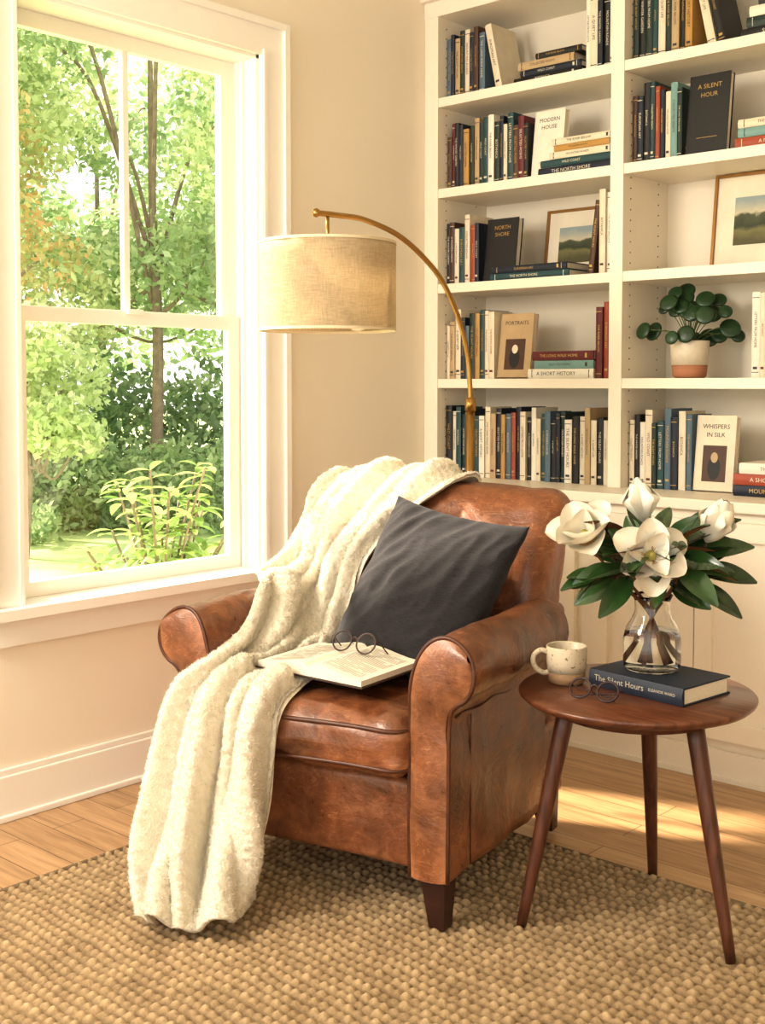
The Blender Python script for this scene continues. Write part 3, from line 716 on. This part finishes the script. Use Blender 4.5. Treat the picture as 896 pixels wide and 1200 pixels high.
def petal(mb,M,L,W,a0,a1,cup,mat,n=12,w=8,pw=.75,tipp=1.0,vcup=False,mat2=None):
    P=[];x=z=0
    for i in range(n+1):
        s_=i/n; a=a0+(a1-a0)*s_
        if i: x+=math.sin(a)*L/n; z+=math.cos(a)*L/n
        wd=W*max(.02,math.sin(pi*min(1,(s_*.96+.02))**pw))**tipp
        r_=[]
        for j in range(w+1):
            v_=-1+2*j/w; c_=cup*(abs(v_) if vcup else v_*v_)*wd
            r_.append((x-math.cos(a)*c_,v_*wd/2*(1-.12*abs(cup)*v_*v_),z+math.sin(a)*c_))
        P.append(r_)
    mb.grid(P,mat,M)
    if mat2 is not None:
        mb.grid([[(p[0]+.0012,p[1],p[2]-.0012) for p in r_] for r_ in P],mat2,M)
rd=math.radians
def bloom(p,d,s,o_=1.0,roll=0):
    M=along(p,d)@R(roll,'Z')
    for i in range(3): petal(FL,M@T(0,0,-.004)@R(i*2*pi/3+.3,'Z'),.092*s,.084*s,rd(50+26*o_),rd(48+38*o_),.26,0,pw=.95,tipp=.5)
    for i in range(3): petal(FL,M@R(i*2*pi/3+1.35,'Z'),.088*s,.080*s,rd(42+28*o_),rd(24+42*o_),.34,0,pw=.95,tipp=.5)
    for i in range(3): petal(FL,M@T(0,0,.004)@R(i*2*pi/3+.8,'Z'),.066*s,.058*s,rd(46+26*o_),rd(8+36*o_),.5,0,pw=.92,tipp=.5)
    FL.lathe([(.007*s,0),(.0125*s,.006*s),(.012*s,.018*s),(.006*s,.030*s),(0,.033*s)],16,1,M)
    for k in range(80):
        a=k*2.4; zz=.002+.008*(k/80); FL.tube([M@Vector((.011*s*math.cos(a),.011*s*math.sin(a),zz)),M@Vector((.022*s*math.cos(a),.022*s*math.sin(a),zz+.006*s))],.0013,5,2)
def bud(p,d,s,op=0):
    M=along(p,d)
    for i in range(4): petal(FL,M@R(i*pi/2,'Z'),.094*s,.074*s,rd(52+op),rd(-42+op),.55,0,pw=.85,tipp=.55)
    for i in range(4): petal(FL,M@R(i*pi/2+.8,'Z')@T(0,0,-.002),.086*s,.074*s,rd(62+op),rd(-30+op),.5,0,pw=.85,tipp=.55)
F_=Vector((-.6665,.7455,0)); R_=Vector((.7455,.6665,0)); U_=Vector((0,0,1))
def leaf(p,d,L,W,roll=0,curl=.5,show=.7):
    zax=Vector(d).normalized(); xax=Vector((0,0,-1))+Vector((-.3,.9,0))*show; xax=(xax-zax*xax.dot(zax))
    if xax.length<.1: xax=Vector((.7,.7,0))
    xax.normalize(); yax=zax.cross(xax)
    M=Matrix.Translation(p)@Matrix((xax,yax,zax)).transposed().to_4x4()@R(roll,'Z')
    petal(LF,M,L,W,-.12,curl,.16,0,14,6,.95,.85,True,mat2=1)
    LF.tube([p-zax*.03,p,p+zax*L*.25],.0016,6,2)
def V(x,y,z): return Vector((x-VX,y-VY,z-VZ))
heads=[(V(-1.345,2.41,.888),-F_*1+U_*.35+R_*.05,1.02,1.0,.2),(V(-1.490,2.385,.915),-F_*.6-R_*.45+U_*.8,1.12,.45,.9)]
for h in heads: bloom(*h)
buds=[(V(-1.430,2.54,.950),Vector((-.15,-.1,1)),1.3,0),(V(-1.285,2.570,.912),R_*.40+U_*.9-F_*.15,1.3,6)]
for b in buds: bud(*b)
fork=Vector((0,0,.19))
tips=[h[0] for h in heads]+[b[0] for b in buds]+[V(-1.50,2.50,.88),V(-1.31,2.48,.84),V(-1.42,2.40,.84)]
for p in tips:
    a=Vector((-p.x*.34+random.uniform(-.018,.018),-p.y*.34+random.uniform(-.018,.018),.014)); q=Vector((p.x*.12,p.y*.12,.15))
    pts=crom([a,a.lerp(q,.5)+Vector((random.uniform(-.006,.006),0,0)),q,q.lerp(p,.55)+Vector((0,0,-.01)),p-Vector((0,0,.006))],6)
    ST.tube(pts,[.0050-.002*i/len(pts) for i in range(len(pts))],8,0)
random.seed(21)
for k in range(70):
    a=2*pi*k*.381966+random.uniform(-.2,.2); el=random.uniform(-.55,.45) if k%4 else random.uniform(.4,.95)
    d=Vector((math.cos(a)*math.cos(el),math.sin(a)*math.cos(el),math.sin(el)))
    r0=random.uniform(.035,.110); p=fork+Vector((0,0,.070+random.uniform(-.05,.03)))+Vector((d.x*r0,d.y*r0,d.z*r0*.7))
    leaf(p,d,random.uniform(.11,.152),random.uniform(.046,.060),random.uniform(-.5,.5),random.uniform(.1,.7),-.1 if k%7==0 else .9)
for (x_,z_) in ((.9,.25),(1.0,-.1),(.85,-.45),(-.95,-.15),(.7,.5)):
    d=R_*x_+U_*z_-F_*.25; leaf(fork+Vector((0,0,.06))+d*.085,d,.155,.058,random.uniform(-.3,.3),.35,.9)
FL.obj('blossoms',[M_pet,M_cone,M_stam],vase,recalc=False); LF.obj('leaves',[M_mleaf,M_mback,M_branch],vase,recalc=False); ST.obj('branches',[M_branch],vase)
# ---------------------------------------------------------------- floor lamp
LX,LY=-2.447,3.178; SX,SY=-2.522,2.574
lamp=empty('arc_floor_lamp',(LX,LY,0))
m=MB(); m.lathe([(0,0.001),(.15,0.001),(.153,.006),(.153,.022),(.148,.028),(.02,.030),(.016,.05)],56,0)
m.tube([(0,0,.02),(0,0,1.20)],.0145,20,0); m.tube([(0,0,1.19),(0,0,1.235)],.018,20,0)
def L(t,z): return ((SX-LX)*t,(SY-LY)*t,z)
arc=crom([L(0,1.2),L(.005,1.28),L(.03,1.39),L(.10,1.505),L(.25,1.635),L(.5,1.738),L(.75,1.782),L(.92,1.787),L(1.06,1.787)],8)
m.tube(arc,.0085,14,0)
c_=L(1.0,1.787); 
m.tube([(c_[0],c_[1],1.787),(c_[0],c_[1],1.68)],.006,12,0)
m.lathe([(0,.0),(.012,.002),(.014,.012),(.01,.02),(0,.022)],16,0,T(c_[0],c_[1],1.700)); m.lathe([(.02,0),(.022,.002),(.022,.05),(.016,.058)],24,0,T(c_[0],c_[1],1.63))
e_=L(1.07,1.787); m.lathe([(0,-.014),(.009,-.010),(.013,0),(.009,.010),(0,.014)],16,0,T(*e_))
rs=.205
for k in range(3):
    a=2*pi*k/3+.4; m.tube([(c_[0],c_[1],1.69),(c_[0]+rs*math.cos(a),c_[1]+rs*math.sin(a),1.698)],.002,6,0)
m.obj('brass_stand',[M_brass],lamp)
m=MB(); m.lathe([(rs,1.44),(rs,1.46)]+[(rs,1.46+.24*i/6) for i in range(1,6)]+[(rs,1.702),(rs-.003,1.702),(rs-.003,1.44),(rs,1.44)],96,0,T(c_[0],c_[1],0))
m.f=[f for f in m.f if len(f)<=4]; m.m=m.m[:len(m.f)]; m.s=m.s[:len(m.f)]
m.obj('drum_shade',[M_shade],lamp)
m=MB()
for z in (1.442,1.699):
    a=MB(); a.lathe([(rs-.004,z-.004),(rs+.0015,z-.004),(rs+.0015,z+.004),(rs-.004,z+.004),(rs-.004,z-.004)],96,0,T(c_[0],c_[1],0),False)
    fs=[f for f in a.f if len(f)<=4]; m.add(a.v,fs,0)
m.obj('shade_rim',[M_shadetrim],lamp)
n=NT('bulb_glow'); setp(n,Emission_Strength=4.0); n.p.inputs['Emission Color'].default_value=(1,.84,.62,1)
m=MB(); m.lathe([(0,-.055),(.018,-.05),(.029,-.03),(.027,-.008),(.014,.014),(.013,.03)],24,0,T(c_[0],c_[1],1.60)); m.obj('bulb',[n.m],lamp)
# ---------------------------------------------------------------- garden
gz=-.35
n=NT('lawn'); f=n.noise(1.2,4); f2=n.noise(60,3)
n.link(n.mix(.4,n.ramp(f,[(.3,(160,184,116)),(.7,(198,214,148))]),n.ramp(f2,[(.3,(136,164,98)),(.7,(210,222,164))])),n.p.inputs['Base Color']); setp(n,Roughness=.9); M_lawn=n.m
m=MB(); m.add([(-60,-30,gz),(WX-.2,-30,gz),(WX-.2,40,gz),(-60,40,gz)],[(0,1,2,3)]); m.obj('lawn_ground',[M_lawn])
def leafmat(name,stops,tr_=.5):
    n=NT(name); g=n.new('ShaderNodeNewGeometry'); c=n.ramp(g.outputs['Random Per Island'],stops)
    n.link(c,n.p.inputs['Base Color']); setp(n,Roughness=.5)
    t=n.new('ShaderNodeBsdfTranslucent'); n.link(c,t.inputs['Color']); x=n.new('ShaderNodeMixShader'); x.inputs[0].default_value=tr_
    n.link(n.p.outputs[0],x.inputs[1]); n.link(t.outputs[0],x.inputs[2]); n.link(x.outputs[0],n.out.inputs['Surface']); return n.m
ML_a=leafmat('leaves_bright',[(0,(172,192,132)),(.5,(200,214,158)),(1,(226,234,192))])  # garden leaf palettes paled so the colour imitates haze and overexposure
ML_b=leafmat('leaves_mid',[(0,(134,162,112)),(.5,(166,190,138)),(1,(198,214,168))])
ML_c=leafmat('leaves_dark',[(0,(96,126,86)),(.5,(130,158,112)),(1,(168,190,144))])
ML_o=leafmat('leaves_autumn',[(0,(186,192,130)),(.5,(216,198,138)),(1,(226,178,126))])
M_bark=pmat('bark',(132,116,100),.9,var=.3,vs=10)
def foliage(blobs,n,size,asp=.5):
    pts=[]
    tot=sum(b[3]**2 for b in blobs)
    for (x,y,z,r,sq) in blobs:
        k=int(n*r*r/tot); d=RS.normal(size=(k,3)); d/=np.linalg.norm(d,axis=1,keepdims=True)
        rad=r*(RS.uniform(.25,1,size=(k,1))**.5)*(1+.18*np.sin(d[:,:1]*7+d[:,2:]*5))
        pts.append(np.array([x,y,z])+d*rad*np.array([1,1,sq]))
    P=np.concatenate(pts); k=len(P)
    a=RS.normal(size=(k,3)); a/=np.linalg.norm(a,axis=1,keepdims=True); b=RS.normal(size=(k,3)); b-=a*(a*b).sum(1,keepdims=True); b/=np.linalg.norm(b,axis=1,keepdims=True)
    s_=size*RS.uniform(.6,1.3,size=(k,1)); a=a*s_; b=b*s_*asp
    Q=np.stack([P-a,P+b,P+a,P-b],1).reshape(-1,3); Q[:,2]=np.maximum(Q[:,2],gz+.01)
    return Q
def plant(name,blobs,n,size,mat,trunk=None,asp=.5):
    Q=foliage(blobs,n,size,asp); k=len(Q)//4
    me=bpy.data.meshes.new(name); m=MB()
    if trunk:
        for pts,r0,r1 in trunk: 
            c=crom(pts,6); m.tube(c,list(np.linspace(r0,r1,len(c))),8,1)
    me.from_pydata([tuple(q) for q in Q]+m.v,[],[(4*i,4*i+1,4*i+2,4*i+3) for i in range(k)]+[tuple(j+len(Q) for j in f) for f in m.f])
    me.materials.append(mat); me.materials.append(M_bark)
    me.polygons.foreach_set('material_index',[0]*k+[1]*len(m.f)); me.update()
    o=bpy.data.objects.new(name,me); SC.collection.objects.link(o); return o
def tree(x,y,mat,h,cr_,n,size,seed,tr=.10):
    rr_=random.Random(seed); bl=[];tk=[]
    tk.append(([(x,y,gz-.05),(x+.1,y,gz+h*.3),(x-.05,y+.05,gz+h*.55),(x,y,gz+h*.8)],tr,tr*.35))
    for i in range(10):
        a=i*2.4; rr2=cr_*rr_.uniform(.3,.85); zz=gz+h*rr_.uniform(.38,.97); r=cr_*rr_.uniform(.30,.48)
        bx,by=x+rr2*math.cos(a),y+rr2*math.sin(a); bl.append((bx,by,zz,r,.75)); tk.append(([(x,y,gz+h*.35+i*.1),((x+bx)/2,(y+by)/2,zz-.4),(bx,by,zz)],tr*.4,.012))
    return plant('garden_tree',bl,n,size,mat,tk)
for i,(x,y,mt,h,c_,n_,s_) in enumerate([(-12.9,7.3,ML_a,6.4,2.3,12000,.06),(-11.4,8.7,ML_b,6.8,2.2,11000,.06),(-10.0,9.6,ML_a,6.2,2.0,9000,.06),(-14.6,6.3,ML_b,6.6,2.4,10000,.065),(-9.9,6.05,ML_a,2.7,.95,5000,.05),(-12.0,6.6,ML_o,4.6,1.5,4000,.055),(-15.5,10.8,ML_b,6.6,2.8,8000,.08),(-17.5,8.2,ML_a,6.6,2.8,7000,.08),(-13.0,12.5,ML_b,6.6,2.8,7000,.08)]):
    tree(x,y,mt,h,c_,n_,s_,i+3,.08 if h>4 else .045)
hb=[]
for i in range(15):
    t=i/14; hb.append((-17.5+9.5*t,5.5+7.8*t,gz+.9+.35*math.sin(i*2.3),1.15,1.0))
plant('garden_hedge',hb,22000,.075,ML_c)
sb=[(-12.2,7.0,gz+.35,.7,.8),(-11.6,7.7,gz+.45,.8,.8),(-10.9,8.3,gz+.4,.75,.8),(-10.3,8.8,gz+.4,.8,.8),(-12.9,6.2,gz+.4,.8,.8),(-10.8,6.6,gz+.2,.35,.8)]
plant('garden_shrubs',sb,12000,.055,ML_b)
S_=MB(); rr_=random.Random(4)
for k in range(20):
    a=k*2.4; bx,by=-4.72,3.64; tilt=rr_.uniform(.1,.55); hh=rr_.uniform(.75,1.30)
    pts=crom([(bx+.05*math.cos(a),by+.05*math.sin(a),gz),(bx+math.cos(a)*tilt*.3,by+math.sin(a)*tilt*.3,gz+hh*.55),(bx+math.cos(a)*tilt*.8,by+math.sin(a)*tilt*.8,gz+hh)],8)
    S_.tube(pts,.006,6,1)
    for i in range(4,len(pts),1):
        for q in range(2):
            p=Vector(pts[i]); b_=rr_.uniform(0,6.28); e_=rr_.uniform(-.2,.7); d=Vector((math.cos(b_)*math.cos(e_),math.sin(b_)*math.cos(e_),math.sin(e_)))
            zax=d; xax=Vector((0,0,-1)); xax=(xax-zax*xax.dot(zax)).normalized(); yax=zax.cross(xax)
            Mx=Matrix.Translation(p)@Matrix((xax,yax,zax)).transposed().to_4x4()
            petal(S_,Mx,rr_.uniform(.10,.15),.055,0,.7,.15,0,5,2,.95,.9,True)
S_.obj('garden_shrub',[leafmat('shrub_leaf',[(0,(126,156,84)),(1,(186,204,130))],.5),M_bark],recalc=False)
# ---------------------------------------------------------------- light
w_=bpy.data.worlds.new('world'); SC.world=w_; w_.use_nodes=True
bg=w_.node_tree.nodes['Background']; bg.inputs['Color'].default_value=(1,.965,.905,1); bg.inputs['Strength'].default_value=1.75
def sun(d,e,col,ang):
    l=bpy.data.lights.new('sun','SUN'); l.energy=e; l.color=col; l.angle=math.radians(ang); o=bpy.data.objects.new('sun',l); SC.collection.objects.link(o)
    o.rotation_euler=Vector(d).to_track_quat('-Z','Y').to_euler(); o.location=(-6,0,6)
sun((1,.33,-.80),14,(1,.87,.69),3)
def area(name,p,t,sz,e,col):
    l=bpy.data.lights.new(name,'AREA'); l.shape='RECTANGLE'; l.size,l.size_y=sz; l.energy=e; l.color=col; o=bpy.data.objects.new(name,l); SC.collection.objects.link(o)
    o.location=p; o.rotation_euler=(Vector(t)-Vector(p)).to_track_quat('-Z','Y').to_euler()
area('key_softbox',(-2.8,.1,2.05),(-2.0,2.6,.5),(.9,.9),66,(1,.90,.76))
# ---------------------------------------------------------------- camera
cam=bpy.data.cameras.new('camera'); co=bpy.data.objects.new('camera',cam); SC.collection.objects.link(co); SC.camera=co
cam.sensor_fit='VERTICAL'; cam.sensor_height=36; cam.lens=42.0; cam.shift_y=-.068; cam.clip_end=200
co.location=(0,0,1.28); co.rotation_euler=(math.radians(90-2.8),0,math.radians(41.8))
SC.view_settings.view_transform='Standard'
SC.view_settings.exposure=0.38
SC.view_settings.gamma=0.92
